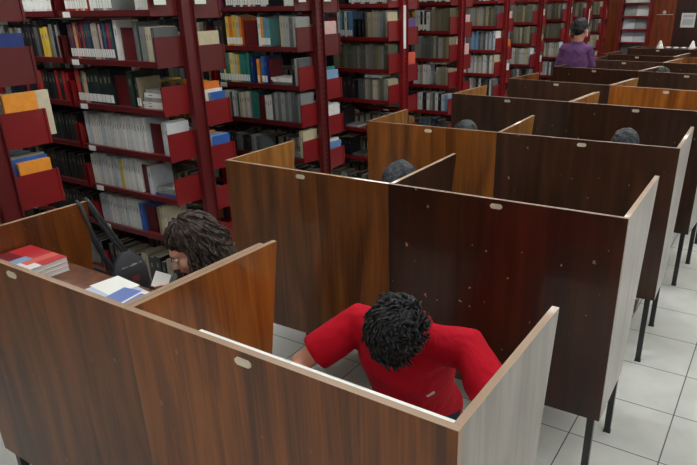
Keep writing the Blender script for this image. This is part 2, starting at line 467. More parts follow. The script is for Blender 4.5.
# nearest left bookcase: only its far side end is in view
add_run(0, 1, 5, .045, .16, ['grey','cream'], .22, .03, .2); books[-1]['pal'] = 'grey'
bb = add_run(0, 1, 5, .165, .30, ['dark','blue'], .2)
def endbook(k, s, lev, pal, i=0, h=.22, dep=.2, t=.02, d=.038):
    books.append(dict(k=k, s=s, z=levz(k, s, lev), d=d, t=t, h=h, dep=dep, pal=pal, i=i, lab=0, lean=0, vis=3, lev=lev, flat=0))
books.clear()
endbook(0, 1, 5, 'blue', 2, .2, .12, .022); add_run(0, 1, 5, .066, .5, ['grey','dark','white'], .2)
endbook(0, 1, 4, 'orange', 0, .225, .17, .012); endbook(0, 1, 4, 'cream', 3, .225, .25, .02, .052); books[-1]['off'] = .075; add_run(0, 1, 4, .08, .5, ['white','cream','yellow','dark'], .2)
endbook(0, 1, 3, 'orange', 0, .20, .17, .02); endbook(0, 1, 3, 'blue', 1, .215, .19, .02, .06); endbook(0, 1, 3, 'grey', 2, .225, .24, .03, .082); add_run(0, 1, 3, .116, .5, ['grey','lblue'], .22)
add_run(0, 1, 2, .04, .3, ['white','dark','grey'], .13); add_run(0, 1, 1, .04, .3, ['white','dark'], .15)
# second bookcase, front side
F_ = -1
add_run(1, F_, 6, .40, .62, ['white','grey'], .15, .03, lab=1); add_run(1, F_, 6, .64, .90, ['white','multi','red'], .2, .025, lab=1); add_run(1, F_, 6, .045, .2, 'white', .2, lab=1)
add_run(1, F_, 5, .05, .20, ['cream','grey'], .2, .024); add_run(1, F_, 5, .205, .25, 'grey', .24, .03)
bookend(1, F_, 5, .262, .12)
add_run(1, F_, 5, .392, .44, 'white', .245, .04); add_run(1, F_, 5, .445, .92, 'multi', .225, .02, lab=1)
flat_pile(1, F_, 4, .15, 5, ['grey','dark','white'], l=.2); add_run(1, F_, 4, .265, .32, ['beige','dark'], .19, .018, lab=1)
add_run(1, F_, 4, .325, .38, 'dgreen', .225, .04); bookend(1, F_, 4, .385, .14)
add_run(1, F_, 4, .535, .80, 'dgreen', .23, .045, lab=1); add_run(1, F_, 4, .80, .92, ['multi','red'], .215, .018, lab=1)
add_run(1, F_, 3, .06, .12, 'white', .22, .03); bookend(1, F_, 3, .125, .12); add_run(1, F_, 3, .25, .93, 'white', .225, .024, gapp=.009)
flat_pile(1, F_, 2, .165, 3, ['grey','white','blue']); add_run(1, F_, 2, .29, .33, ['white','lblue'], .2, .03)
bookend(1, F_, 2, .335, .06); add_run(1, F_, 2, .40, .58, 'white', .225, .02); add_run(1, F_, 2, .582, .615, 'yellow', .215, .022); add_run(1, F_, 2, .62, .93, 'white', .225, .022, gapp=.009)
add_run(1, F_, 1, .2, .30, ['cream','beige'], .21, .03); bookend(1, F_, 1, .33, .1)
add_run(1, F_, 1, .435, .48, 'blue', .21, .04); add_run(1, F_, 1, .482, .93, 'white', .215, .022, gapp=.009)
# its second bay
add_run(1, F_, 6, .99, 1.6, 'white', .2, .03, lab=1); add_run(1, F_, 5, .99, 1.12, ['dark','grey'], .22, .03); add_run(1, F_, 5, 1.14, 1.24, 'yellow', .2, .04)
for lev, pl in ((5,['dark','grey']),(4,['dark','dgreen','red']),(3,['dark','dgreen']),(2,['dark']),(1,['dark'])):
    add_run(1, F_, lev, 1.0 if lev != 5 else 1.26, 1.55, pl, .2, .03, gapp=.012)
# second bookcase, far side (end books show over the bracket)
endbook(1, 1, 6, 'white', 0, .2, .2); endbook(1, 1, 5, 'cream', 0, .205, .24); add_run(1, 1, 5, .06, .6, ['cream','white','multi'], .2)
endbook(1, 1, 4, 'blue', 1, .17, .13, .02); endbook(1, 1, 4, 'white', 0, .19, .2, .02, .06); add_run(1, 1, 4, .084, .6, ['yellow','orange','teal'], .24)
endbook(1, 1, 3, 'blue', 1, .18, .15, .012); endbook(1, 1, 3, 'lblue', 0, .185, .22, .018, .052); add_run(1, 1, 3, .075, .5, ['orange','white','blue'], .2)
flat_pile(1, 1, 2, .165, 4, ['grey','white','dark'], l=.2); flat_pile(1, 1, 1, .165, 3, ['red','white'], l=.2)
# third bookcase
add_run(2, F_, 6, .05, .15, 'white', .15, lab=1); add_run(2, F_, 6, .3, .75, ['dark','white','multi'], .16, lab=1)
add_run(2, F_, 5, .045, .22, ['grey','cream'], .225, .028, lean=0); bookend(2, F_, 5, .47, .13)
add_run(2, F_, 5, .31, .46, ['teal','orange','white','lblue'], .215, .022, lab=1)
add_run(2, F_, 5, .605, .78, ['yellow','cream','orange'], .23, .03, lab=1)
add_run(2, F_, 4, .045, .12, ['lblue','dark','grey'], .2, .024); flat_pile(2, F_, 4, .23, 3, ['teal','grey','white'], w=.18)
bookend(2, F_, 4, .335, .03)
add_run(2, F_, 4, .37, .45, 'blue', .225, .035, lab=1); add_run(2, F_, 4, .452, .515, 'orange', .19, .03, lab=1); add_run(2, F_, 4, .517, .56, 'blue', .21, .022); add_run(2, F_, 4, .56, .9, ['yellow','cream','teal'], .235, .025, lab=1)
add_run(2, F_, 3, .045, .345, 'grey', .23, .03); add_run(2, F_, 3, .35, .43, ['white'], .2, .025); bookend(2, F_, 3, .435, .07); add_run(2, F_, 3, .51, .9, ['white','cream','teal'], .215, .025)
flat_pile(2, F_, 2, .2, 2, ['white','grey']); add_run(2, F_, 2, .045, .09, 'cream', .22); add_run(2, F_, 2, .5, .9, ['dark','grey'], .15, gapp=.02)
add_run(2, F_, 1, .3, .9, ['dark','grey'], .16, gapp=.02)
endbook(2, 1, 5, 'pink', 0, .22, .2); add_run(2, 1, 5, .06, .5, ['beige','dark'], .2)
endbook(2, 1, 4, 'lblue', 0, .19, .19, .03); endbook(2, 1, 4, 'teal', 0, .215, .24, .02, .07); add_run(2, 1, 4, .095, .5, ['blue','dark'], .2)
endbook(2, 1, 3, 'white', 0, .21, .26); add_run(2, 1, 3, .06, .5, ['white','cream'], .22)
endbook(2, 1, 2, 'lblue', 1, .18, .2); add_run(2, 1, 2, .06, .5, ['white','grey','purple'], .2)
# fourth bookcase
add_run(3, F_, 6, .05, .5, ['white','dark'], .15, lab=1)
add_run(3, F_, 5, .045, .30, ['cream','beige','grey'], .235, .024); add_run(3, F_, 5, .44, .62, ['white','teal','lblue'], .235, .022, lab=1); add_run(3, F_, 5, .31, .43, ['dark'], .16, gapp=.03)
add_run(3, F_, 4, .045, .60, ['olive','grey','olive'], .225, .026)
add_run(3, F_, 3, .045, .40, ['beige','grey','cream'], .2, .024); flat_pile(3, F_, 3, .22, 1, ['white'], base=LEV[3]+.203, w=.2)
flat_pile(3, F_, 2, .5, 1, ['white'], w=.2); flat_pile(3, F_, 1, .45, 1, ['grey'], w=.2)
endbook(3, 1, 5, 'purple', 0, .2, .2); endbook(3, 1, 4, 'coral', 0, .235, .2, .02)
for lv in (5, 4, 3): add_run(3, 1, lv, .06, .5, ['beige','cream','dark'], .2)
flat_pile(3, 1, 3, .165, 3, ['white','dark'], base=levz(3, 1, 3)); books[:] = [b for b in books if not (b['k']==3 and b['s']==1 and b['lev']==3 and not b['flat'] and b['d']<.27)]
# fifth bookcase
add_run(4, F_, 6, .05, .5, ['white','dark'], .15, lab=1)
add_run(4, F_, 5, .045, .28, ['beige','olive'], .225, .024); add_run(4, F_, 5, .29, .5, ['white','dark','yellow'], .21, .024, lab=1)
add_run(4, F_, 4, .045, .52, ['beige','grey','olive'], .23, .024)
add_run(4, F_, 3, .045, .2, ['beige','grey'], .19, .03); add_run(4, F_, 3, .3, .5, ['white','cream'], .22, .03); flat_pile(4, F_, 3, .2, 1, ['white'], base=LEV[3]+.222)
add_run(4, F_, 2, .045, .5, ['white','dark','lblue','grey'], .2, .028, gapp=.015)
endbook(4, 1, 5, 'pink', 0, .2, .2); endbook(4, 1, 4, 'pink', 0, .24, .22, .02)
flat_pile(4, 1, 3, .165, 2, ['blue','white']); flat_pile(4, 1, 2, .165, 2, ['blue','white'])
for lv in (5, 4): add_run(4, 1, lv, .06, .5, ['beige','cream','dark'], .2)
# the rest
for k in range(5, 10):
    for lev in (6, 5, 4, 3, 2):
        pl = {6:['white','dark'],5:['grey','olive','beige'],4:['olive','beige','grey'],3:['cream','beige','white'],2:['dark','grey','white']}[lev]
        if k == 5 and lev == 4: pl = ['grey','white','lblue']
        add_run(k, F_, lev, .045, .62, pl, .225 if lev < 6 else .16, .026, lab=(lev == 6), gapp=.004)
    for lev, pl, i in ((5,'pink',0),(4,'orange' if k == 5 else 'beige',1 if k == 5 else 2),(3,'white',0)):
        endbook(k, 1, lev, pl, i, .21, .2); add_run(k, 1, lev, .06, .4, ['beige','cream','grey'], .2)

for k in range(0, 10):
    for s_ in (-1, 1):
        for lev in range(0, 7):
            d_ = max([b['d']+b['t'] for b in books if b['k'] == k and b['s'] == s_ and b['lev'] == lev] + [.1]) + .04
            for e in ENDS:
                if e[0] == k and e[1] == s_ and e[2] == lev: d_ = max(d_, e[3]+e[4]+.03)
            n0 = len(books)
            add_run(k, s_, lev, d_, 3.7, [['dark','grey','olive'],['dark','dgreen','beige'],['grey','dark','multi']][(k+lev) % 3], .21, .05, vis=0, gapp=.02, hv=.04)  # added filler books, mostly dark covers, to darken the gaps between shelves
def book_geo(b):
    """returns matrix, size; local frame x thickness, y depth from spine, z height"""
    yk = YK[b['k']]; s = b['s']; depth = .25 if s < 0 else .29
    zf = b['z'] + .0006
    if b['flat']:
        M = Matrix.Translation((XE - b['d'], yk + s*(depth-.035), zf)) @ Matrix.Rotation(b['lean'], 4, 'Z')
        if s > 0: M = M @ Matrix.Rotation(math.pi, 4, 'Z')
        return M @ Matrix.Translation((b['h']/2, 0, 0)) @ Matrix.Rotation(-math.pi/2, 4, 'Y')
    x = XE - b['d'] - b['t']
    if s < 0:
        return Matrix.Translation((x, yk - depth + .022 , zf))
    return Matrix.Translation((x + b['t'], yk + depth - .018 + b.get('off', 0), zf)) @ Matrix.Rotation(math.pi, 4, 'Z')
def cover(bm, b, M=None, o=0):
    t, h, d = b['t'], b['h'], b['dep']; c = .0022
    fs = []
    fs += box(bm, 0, t, 0, c, 0, h, 0+o, M)
    fs += box(bm, 0, c, c, d, 0, h, 0+o, M); fs += box(bm, t-c, t, c, d, 0, h, 0+o, M)
    return fs
def pages(bm, b, M=None, mi=0):
    t, h, d = b['t'], b['h'], b['dep']; c = .0022
    box(bm, c+.0002, t-c-.0002, c+.0002, d-.003, .003, h-.003, mi, M)
def spineprint(bm, b, M=None, ml=1, mp=2):
    t, h = b['t'], b['h']
    if b['lab']:
        box(bm, .0015, t-.0015, -.0009, -.0001, .012, .062, ml, M)
    if not b['flat'] or True:
        z = h*.62; box(bm, t*.38, t*.62, -.0008, -.0001, z, z+h*.16, mp, M)
def size_key(b):
    dist = (V((XE-b['d'], YK[b['k']], b['z'])) - CAM).length
    a = b['t']*b['h'] if not b['vis'] == 3 else .12*.15
    if b['s'] > 0 and b['vis'] != 3: a *= .02
    if b['vis'] == 0: a *= .01
    if b['d'] > 1.3 or (b['lev'] == 6): a *= .25
    if b['k'] == 1 and b['lev'] == 1: a *= .8
    if b['k'] >= 2 and b['d'] > .75 and b['s'] < 0: a *= .1
    return -a/dist**2
books.sort(key=size_key)
ind, rest = books[:300], books[300:]
shelfn = {6:'top shelf',5:'second shelf',4:'third shelf',3:'fourth shelf',2:'fifth shelf',1:'lowest shelf'}
casen = ['bookcase at left photo edge','first full bookcase','second full bookcase','white-strip bookcase','pink-card bookcase','sixth bookcase','seventh bookcase','eighth bookcase','ninth bookcase','last bookcase']
runs = {}
for b in ind: runs.setdefault((b['k'], b['s'], b['lev'], b['flat']), []).append(b)
def ordw(n):
    return ['first','second','third','fourth','fifth','sixth','seventh','eighth','ninth','tenth'][n] if n < 10 else '%d%s' % (n+1, 'th' if 10 <= (n+1) % 100 <= 20 else {1:'st',2:'nd',3:'rd'}.get((n+1) % 10, 'th'))
for key, lst in runs.items():
    k, s, lev, flat = key
    lst.sort(key=lambda b: (b['z'], b['d']))
    for n, b in enumerate(lst):
        M = book_geo(b); cname = MULTIN[b['i']] if b['pal'] == 'multi' else CN[b['pal']]
        thick = 'thick' if b['t'] > .036 else ('thin' if b['t'] < .018 else 'mid-thick')
        bm = bmesh.new(); cover(bm, b); spineprint(bm, b)
        pm_ = printl if b['pal'] in ('dgreen','dark','blue','red','purple','multi') else printm
        o = mk('book', bm, [bmat(b['pal'], b['i']), white, pm_])
        o.matrix_world = M
        bm = bmesh.new(); pages(bm, b); p = mk('page_block', bm, pagem, o)
        if flat: lab = '%s %s book lying flat, %s from bottom, %s of %s' % (thick, cname, ordw(n), shelfn[lev], casen[k])
        elif s > 0: lab = '%s book, %s from end bracket, far-side %s of %s' % (cname, ordw(n), shelfn[lev], casen[k])
        else: lab = '%s %s book, %s from right end, %s of %s' % (thick, cname, ordw(n), shelfn[lev], casen[k])
        tag(o, lab, 'book', 'books on the red bookcases')
bm = bmesh.new(); mats = []; idx = {}
def mi_of(m):
    if m.name not in idx: idx[m.name] = len(mats); mats.append(m)
    return idx[m.name]
for b in rest:
    M = book_geo(b); c = mi_of(bmat(b['pal'], b['i']))
    cover(bm, b, M, c); pages(bm, b, M, mi_of(pagem)); 
    spineprint(bm, b, M, mi_of(white), mi_of(printm if b['pal'] in ('white','cream','beige','grey') else printl))
tag(mk('books', bm, mats), 'the many further books crowding the shelves of all the red bookcases', 'books', kind='stuff')
# red metal bookends
for n, (k, s, lev, d, w, h) in enumerate(ENDS):
    bm = bmesh.new(); t = .002; yk = YK[k]
    x = XE - d
    y0 = yk - .25 + .012; zz = levz(k, s, lev)+.0006
    box(bm, x-w, x, y0+.03, y0+.033, zz, zz+h)      # face plate turned to the aisle
    box(bm, x-w, x, y0+.033, y0+.12, zz, zz+.002)
    box(bm, x-t, x, y0+.033, y0+.16, zz+.002, zz+h)
    bmesh.ops.translate(bm, verts=bm.verts, vec=(-x+w/2, -y0, -zz))
    tag(mk('bookend', bm, dim_red, loc=(x-w/2, y0, zz)), 'red metal bookend on the %s of %s' % (shelfn[lev], casen[k]), 'bookend', 'red bookends between the books')

# magazine display at the back wall
r = empty('magazine_rack', (-.46, 12.3, 0))
bm = bmesh.new()
for x in (-.48, .06):
    box(bm, x-.015, x+.015, -.12, .2, 0, 2.3)
mk('side_frame', bm, red, r)
LV = [.55, .8, 1.05, 1.3, 1.55, 1.8, 2.05]
for z in LV:
    bm = bmesh.new()
    box(bm, -.463, .043, -.11, .18, z-.02, z, 0)
    box(bm, -.463, .043, -.12, -.11, z-.02, z+.012, 0)
    mk('display_shelf', bm, red, r)
bm = bmesh.new(); box(bm, -.463, .043, .182, .19, .3, 2.28); mk('back_panel', bm, plain('grey_rack_panel', (150, 156, 156), .5), r)
tag(r, 'red display rack of pale magazines standing against the back wall', 'magazine rack')
for a, z in enumerate(LV[2:]):
    for c_ in range(2):
        bm = bmesh.new(); box(bm, -.117, .117, -.003, .003, 0, .225)
        m = bmat(['white','white','grey','white','white'][(a+c_) % 5], [1,3,2,0,1][(a+c_) % 5])
        o = mk('magazine', bm, m, loc=(-.79+c_*.243, 12.3-.02, z+.004)); o.rotation_euler = (-.3, 0, 0)
        tag(o, 'pale magazine standing on the %s tier, %s side of the display rack' % (['lowest','second','third','fourth','top'][a], ['left','right'][c_]), 'magazine', 'magazines in the display rack')
# notices on the panelled wall
bm = bmesh.new(); box(bm, -.13, .13, -.0015, .0015, 0, .275); box(bm, -.1, .1, -.002, -.0016, .19, .24, 1); box(bm, -.1, .1, -.002, -.0016, .05, .16, 1)
tag(mk('notice', bm, [white, plain('faint_print', (196, 202, 206), .6)], loc=(.265, Y1-.0136, 1.325)), 'white paper notice pinned to the dark panelled back wall', 'notice')
r = empty('wall_fitting', (-.2, Y1-.02, 1.575))
bm = bmesh.new(); box(bm, -.14, .165, -.03, .018, -.008, .002); mk('bar', bm, white, r)
bm = bmesh.new(); ell(bm, (0, -.012, .04), (.035, .02, .036)); mk('round_knob', bm, plain('pale_pink_plastic', (226, 206, 198), .4), r)
tag(r, 'small round pale fitting on a thin white bar on the back wall', 'wall fitting')
# counter and things on it
r = empty('counter', (.7, 10.9, 0))
bm = bmesh.new(); box(bm, -1.0, 1.2, -.3, .3, 1.02, 1.05); mk('counter_top', bm, [W['dark']], r)
bm = bmesh.new(); box(bm, -.95, 1.15, -.25, .27, .0, 1.0195); mk('counter_body', bm, [W['red']], r)
tag(r, 'dark wooden counter standing before the panelled back wall', 'counter')
for n, (x, y) in enumerate(((.13, 10.75), (.66, 10.8))):
    bm = bmesh.new()
    prof = [(.07, 0), (.07, .012), (.055, .018), (.018, .12), (.006, .135)]
    seg = 14; rings = [[bm.verts.new((rr*math.cos(6.2832*j/seg), rr*math.sin(6.2832*j/seg), z)) for j in range(seg)] for rr, z in prof]
    for a, b_ in zip(rings, rings[1:]):
        for j in range(seg): bm.faces.new([a[j], a[(j+1)%seg], b_[(j+1)%seg], b_[j]])
    bm.faces.new(rings[0][::-1]); bm.faces.new(rings[-1])
    tag(mk('cone_stand', bm, white, loc=(x, y, 1.0505)), 'white cone-shaped stand on the back counter, %s one' % ['left', 'right'][n], 'stand', 'white cones on the counter')
for n, x in enumerate((.27, .40, .53)):
    bm = bmesh.new(); ell(bm, (0, 0, .015), (.05, .06, .0149)); 
    tag(mk('paper_bundle', bm, white, loc=(x, 10.75, 1.0506)), 'low white bundle on the back counter, %s of the three between the cones' % ['left', 'middle', 'right'][n], 'bundle', 'white bundles on the counter')

# ------------------------------------------------------------------ people
def skin_mat(name, c):
    m = plain(name, c, .5, bump=.08, bscale=300, var=.03); 
    m.node_tree.nodes['Principled BSDF'].inputs['Subsurface Weight'].default_value = .08
    m.node_tree.nodes['Principled BSDF'].inputs['Subsurface Radius'].default_value = (.01, .004, .002)
    return m
skin = skin_mat('tan_skin', (196, 142, 118)); skin2 = skin_mat('fair_skin', (214, 160, 138))
def cloth(name, c, b=.25):
    m, nt, bs = new_mat(name); N = nt.nodes.new; L = nt.links.new
    bs.inputs['Base Color'].default_value = srgb(c); bs.inputs['Roughness'].default_value = .85; bs.inputs['Specular IOR Level'].default_value = .2
    tc = N('ShaderNodeTexCoord'); n1 = N('ShaderNodeTexNoise'); n1.inputs['Scale'].default_value = 9; n1.inputs['Detail'].default_value = 2; n1.inputs['Distortion'].default_value = 1.2
    n2 = N('ShaderNodeTexNoise'); n2.inputs['Scale'].default_value = 500
    L(tc.outputs['Object'], n1.inputs['Vector']); L(tc.outputs['Object'], n2.inputs['Vector'])
    b1 = N('ShaderNodeBump'); b1.inputs['Strength'].default_value = b; b1.inputs['Distance'].default_value = .05
    b2 = N('ShaderNodeBump'); b2.inputs['Strength'].default_value = .2; b2.inputs['Distance'].default_value = .002
    L(n1.outputs['Fac'], b1.inputs['Height']); L(n2.outputs['Fac'], b2.inputs['Height']); L(b1.outputs['Normal'], b2.inputs['Normal']); L(b2.outputs['Normal'], bs.inputs['Normal'])
    return m
redc = cloth('red_polo_cotton', (178, 8, 34)); jeans = cloth('dark_denim', (34, 42, 62)); purc = cloth('purple_cotton', (98, 66, 108), .35)
greyc = cloth('grey_cotton', (90, 94, 100)); pinkc = cloth('off_white_cotton', (206, 202, 198))
shoem = plain('black_shoe_leather', (24, 22, 22), .4)
def hairmat(name, c1, c2):
    m, nt, b = new_mat(name); N = nt.nodes.new; L = nt.links.new
    tc = N('ShaderNodeTexCoord'); n = N('ShaderNodeTexNoise'); n.inputs['Scale'].default_value = 45; n.inputs['Detail'].default_value = 5; n.inputs['Distortion'].default_value = 1.5
    cr = N('ShaderNodeValToRGB'); cr.color_ramp.elements[0].color = srgb(c1); cr.color_ramp.elements[1].color = srgb(c2); cr.color_ramp.elements[0].position = .35; cr.color_ramp.elements[1].position = .7
    L(tc.outputs['Object'], n.inputs['Vector']); L(n.outputs['Fac'], cr.inputs['Fac']); L(cr.outputs['Color'], b.inputs['Base Color'])
    b.inputs['Roughness'].default_value = .5; b.inputs['Specular IOR Level'].default_value = .35
    bp = N('ShaderNodeBump'); bp.inputs['Strength'].default_value = .7; bp.inputs['Distance'].default_value = .01; L(n.outputs['Fac'], bp.inputs['Height']); L(bp.outputs['Normal'], b.inputs['Normal'])
    return m
hblack = hairmat('black_hair', (11, 12, 13), (42, 44, 48)); hbrown = hairmat('dark_brown_hair', (34, 27, 24), (84, 72, 64)); hgrey = hairmat('greying_hair', (26, 29, 33), (62, 68, 76))
def frame(face, crown_hint=(0, 0, 1)):
    f = V(face).normalized(); c = V(crown_hint); c = (c - f*c.dot(f)).normalized(); x = (-f).cross(c).normalized()
    # local: x right, -y = face, z = crown
    return Matrix((( x.x, -f.x, c.x), (x.y, -f.y, c.y), (x.z, -f.z, c.z)))
def head_geo(bm, c, Mr):
    q = Mr.to_quaternion()
    def P(x, y, z): return V(c) + Mr @ V((x, y, z))
    ell(bm, P(0, .012, .025), (.073, .094, .085), q)
    ell(bm, P(0, -.028, -.035), (.057, .062, .075), q)
    ell(bm, P(0, -.045, -.088), (.030, .030, .024), q)            # chin
    ell(bm, P(0, -.072, .018), (.050, .022, .020), q)             # brow
    for s in (-1, 1):
        ell(bm, P(s*.036, -.062, -.03), (.022, .022, .022), q)    # cheek
        ell(bm, P(s*.075, .012, -.012), (.010, .020, .032), q)    # ear
    loft(bm, [P(0, -.082, .006), P(0, -.098, -.022), P(0, -.104, -.034)], [.009, .012, .014], side=Mr @ V((1, 0, 0)), seg=10)
    ell(bm, P(0, -.083, -.062), (.022, .012, .011), q)            # lips
    return P
def hand_geo(bm, w, d, up, s, curl=.5, fr=.0085):
    """hand from wrist w along d, palm normal -up, s = side of the thumb (+/-1)"""
    d = V(d).normalized(); up = V(up); up = (up - d*up.dot(d)).normalized(); x = d.cross(up)*s
    w = V(w)
    loft(bm, [w - d*.02, w + d*.02, w + d*.055, w + d*.085], [(.024,.019),(.030,.016),(.040,.014),(.040,.012)], side=x)
    for i, (off, ln) in enumerate(((.030, .070), (.010, .080), (-.011, .074), (-.031, .058))):
        p = w + d*.080 + x*off; pts = [p - d*.02, p]; dd = d.copy()
        for a in range(3):
            dd = (dd - up*curl*(.45+.1*a)).normalized(); pts.append(pts[-1] + dd*ln/3*(1.15-.12*a))
        loft(bm, pts, [fr+.001, fr+.001, fr, fr-.0005, fr-.0015], side=x, seg=8)
    p = w + d*.018 + x*.022
    loft(bm, [p, p + (d*.6 + x*.75).normalized()*.035, p + (d*.6 + x*.75).normalized()*.035 + (d*.9 + x*.2 - up*.3).normalized()*.028, p + (d*.6 + x*.75).normalized()*.035 + (d*.9 + x*.1 - up*.5).normalized()*.052],
         [.014, .012, .010, .008], side=up, seg=8)
def person(name_label, root, J, face, hairkind, hm, sk, shirt, pants=jeans, vox=.008, sleeves='short', group=None, crown=(0, 0, 1), collar=False, slim=1.0):
    root = V(root); r = empty('person', root)
    hip, belly, chest, neck, head = [V(J[k]) for k in ('hip', 'belly', 'chest', 'neck', 'head')]
    sx = (V(J['shR']) - V(J['shL'])).normalized()
    Mr = frame(face, crown)
    bm = bmesh.new()
    P = head_geo(bm, head, Mr)
    loft(bm, [neck - (chest-neck).normalized()*-.03, neck, (neck + P(0, .02, -.05))/2, P(0, .022, -.035)], [(.062,.055), (.058,.054), (.052,.052), (.050,.052)], side=sx)
    loft(bm, [hip, belly, chest, chest.lerp(neck, .62), chest.lerp(neck, .95)], [(.155*slim,.110), (.138*slim,.098), (.160*slim,.105), (.135*slim,.075), (.07,.055)], side=sx, seg=20)
    for s, a in ((-1, 'L'), (1, 'R')):
        sh, el, wr, hd = V(J['sh'+a]), V(J['el'+a]), V(J['wr'+a]), V(J['hd'+a])
        loft(bm, [chest.lerp(neck, .75), sh, sh.lerp(el, .35), el, el.lerp(wr, .3), wr], [.045, .052, .044, .036, .038, .025], side=(0, .3, 1))
        hand_geo(bm, wr, hd-wr, J.get('up', (0, 0, 1)), (1 if a == 'L' else -1)*J.get('ths', 1), J.get('curl', .5))
        hp, kn, an, to = hip + sx*s*.09, V(J['kn'+a]), V(J['an'+a]), V(J['to'+a])
        loft(bm, [hp, hp.lerp(kn, .5), kn, kn.lerp(an, .3), an], [.085, .075, .055, .055, .036], side=sx)
        loft(bm, [an, an.lerp(to, .4) - V((0, 0, .02)), to], [.036, .036, .028], side=sx)
    me = remesh(bm, vox, 5)
    body = part_mesh('body', me, sk, r, root)
    # eyes and brows
    for s in (-1, 1):
        bm = bmesh.new(); ell(bm, P(s*.031, -.0805, -.001)-root, (.013, .009, .0085), Mr.to_quaternion(), u=12, v=8)
        e = mk('eye', bm, plain('eye_white', (226, 222, 216), .2), body)
        bm = bmesh.new(); ell(bm, P(s*.031, -.0885, -.002)-root, (.0055, .003, .0055), Mr.to_quaternion(), u=10, v=6)
        mk('iris', bm, plain('dark_iris', (34, 22, 16), .15), body)
        bm = bmesh.new(); loft(bm, [P(s*.014, -.094, .017)-root, P(s*.032, -.093, .023)-root, P(s*.050, -.080, .017)-root], [.003, .004, .002], side=(0, 0, 1), seg=6)
        mk('eyebrow', bm, hm, body)
    bm = bmesh.new(); loft(bm, [P(-.021, -.088, -.063)-root, P(0, -.0965, -.062)-root, P(.021, -.088, -.063)-root], [.003, .0045, .003], side=(0, 0, 1), seg=8)
    mk('lips', bm, plain('lip_skin', (168, 96, 88), .45), body)
    # shirt
    bm = bmesh.new(); g = .013
    loft(bm, [hip + (belly-hip)*.0, belly, chest, chest.lerp(neck, .62), chest.lerp(neck, .93)], [(.175*slim+g,.128+g), (.152*slim+g,.110+g), (.168*slim+g,.112+g), (.143+g,.082+g), (.072+g*.6,.058+g*.6)], side=sx, seg=24)
    for a in 'LR':
        sh, el, wr = V(J['sh'+a]), V(J['el'+a]), V(J['wr'+a])
        end = sh.lerp(el, .74) if sleeves == 'short' else el.lerp(wr, .9)
        if sleeves == 'short':
            loft(bm, [chest.lerp(neck, .72), sh, sh.lerp(el, .4), end], [.05+g, .056+g, .054+g, .056+g], side=(0, .3, 1), caps=False)
        else:
            loft(bm, [chest.lerp(neck, .72), sh, sh.lerp(el, .4), el, end], [.05+g, .056+g, .046+g, .04+g, .028+g*.7], side=(0, .3, 1), caps=False)
    me = remesh(bm, max(vox, .009), 4)
    rr = random.Random(3)
    for v_ in me.vertices:                                     # soft folds
        n_ = noise.noise(v_.co*9)*.006 + noise.noise(v_.co*22)*.0025
        v_.co += v_.normal*n_
    st = part_mesh('shirt', me, shirt, r, root)
    # trousers
    bm = bmesh.new()
    loft(bm, [hip + (hip-belly)*.1, hip + (belly-hip)*.35], [(.168*slim,.12), (.162*slim,.116)], side=sx, seg=20)
    for s, a in ((-1, 'L'), (1, 'R')):
        hp, kn, an = hip + sx*s*.09, V(J['kn'+a]), V(J['an'+a])
        loft(bm, [hp, hp.lerp(kn, .5), kn, kn.lerp(an, .4), an.lerp(kn, .08)], [.096*(.2+.8*slim), .088*(.2+.8*slim), .068, .066, .055], side=sx)
    part_mesh('trousers', remesh(bm, .012, 3), pants, r, root)
    for a in 'LR':
        an, to = V(J['an'+a]), V(J['to'+a]); d = (to-an); d.z = 0; d.normalize()
        bm = bmesh.new(); b0 = V((an.x, an.y, 0)) - root
        loft(bm, [b0 - d*.03 + V((0,0,.045)), b0 + d*.05 + V((0,0,.045)), b0 + d*.13 + V((0,0,.036)), b0 + d*.19 + V((0,0,.028))], [(.036,.044), (.042,.044), (.046,.034), (.036,.026)], side=V((0,0,1)).cross(d), seg=14)
        mk('shoe', bm, shoem, r)
    if collar:
        bm = bmesh.new(); cdir = (neck-chest).normalized(); seg = 26; rg = []
        fw = sx.cross(cdir).normalized(); 
        if fw.dot(V(face)) < 0: fw = -fw
        c0 = chest.lerp(neck, 1.0)
        for j in range(seg):
            a = math.radians(28 + j*(360-56)/(seg-1)); dirv = fw*math.cos(a) + sx*math.sin(a)
            rg.append([bm.verts.new(c0 + dirv*k_ + cdir*h_ - root) for k_, h_ in ((.066, -.01), (.070, .030), (.078, .032), (.098, -.020), (.090, -.022), (.073, .02))])
        for a_, b_ in zip(rg, rg[1:]):
            for j in range(6): f = bm.faces.new([a_[j], a_[(j+1) % 6], b_[(j+1) % 6], b_[j]]); f.smooth = True
        bm.faces.new(rg[0]); bm.faces.new(rg[-1][::-1]); bmesh.ops.recalc_face_normals(bm, faces=bm.faces)
        mk('collar', bm, shirt, st)
    # hair
    q = Mr.to_quaternion(); bm = bmesh.new(); rr = random.Random(hash(hairkind) % 7 + 1) if False else random.Random(5)
    def H(x, y, z): return V(head) + Mr @ V((x, y, z))
    ell(bm, H(0, .020, .040), (.081, .098, .086), q, u=24, v=16)
    ell(bm, H(0, .052, -.005), (.071, .062, .075), q)
    for s in (-1, 1): ell(bm, H(s*.066, .012, .018), (.016, .038, .034), q)
    if hairkind == 'long':
        for s in (-1, 1): ell(bm, H(s*.058, .02, -.02), (.036, .06, .09), q)
        ell(bm, H(0, .075, -.06), (.085, .055, .11), q)
    me = remesh(bm, .006, 5)
    for v_ in me.vertices:
        v_.co += v_.normal*(noise.noise(v_.co*38)*.006 + noise.noise(v_.co*90)*.002)
    hr = part_mesh('hair', me, hm, r, root)
    bm = bmesh.new()
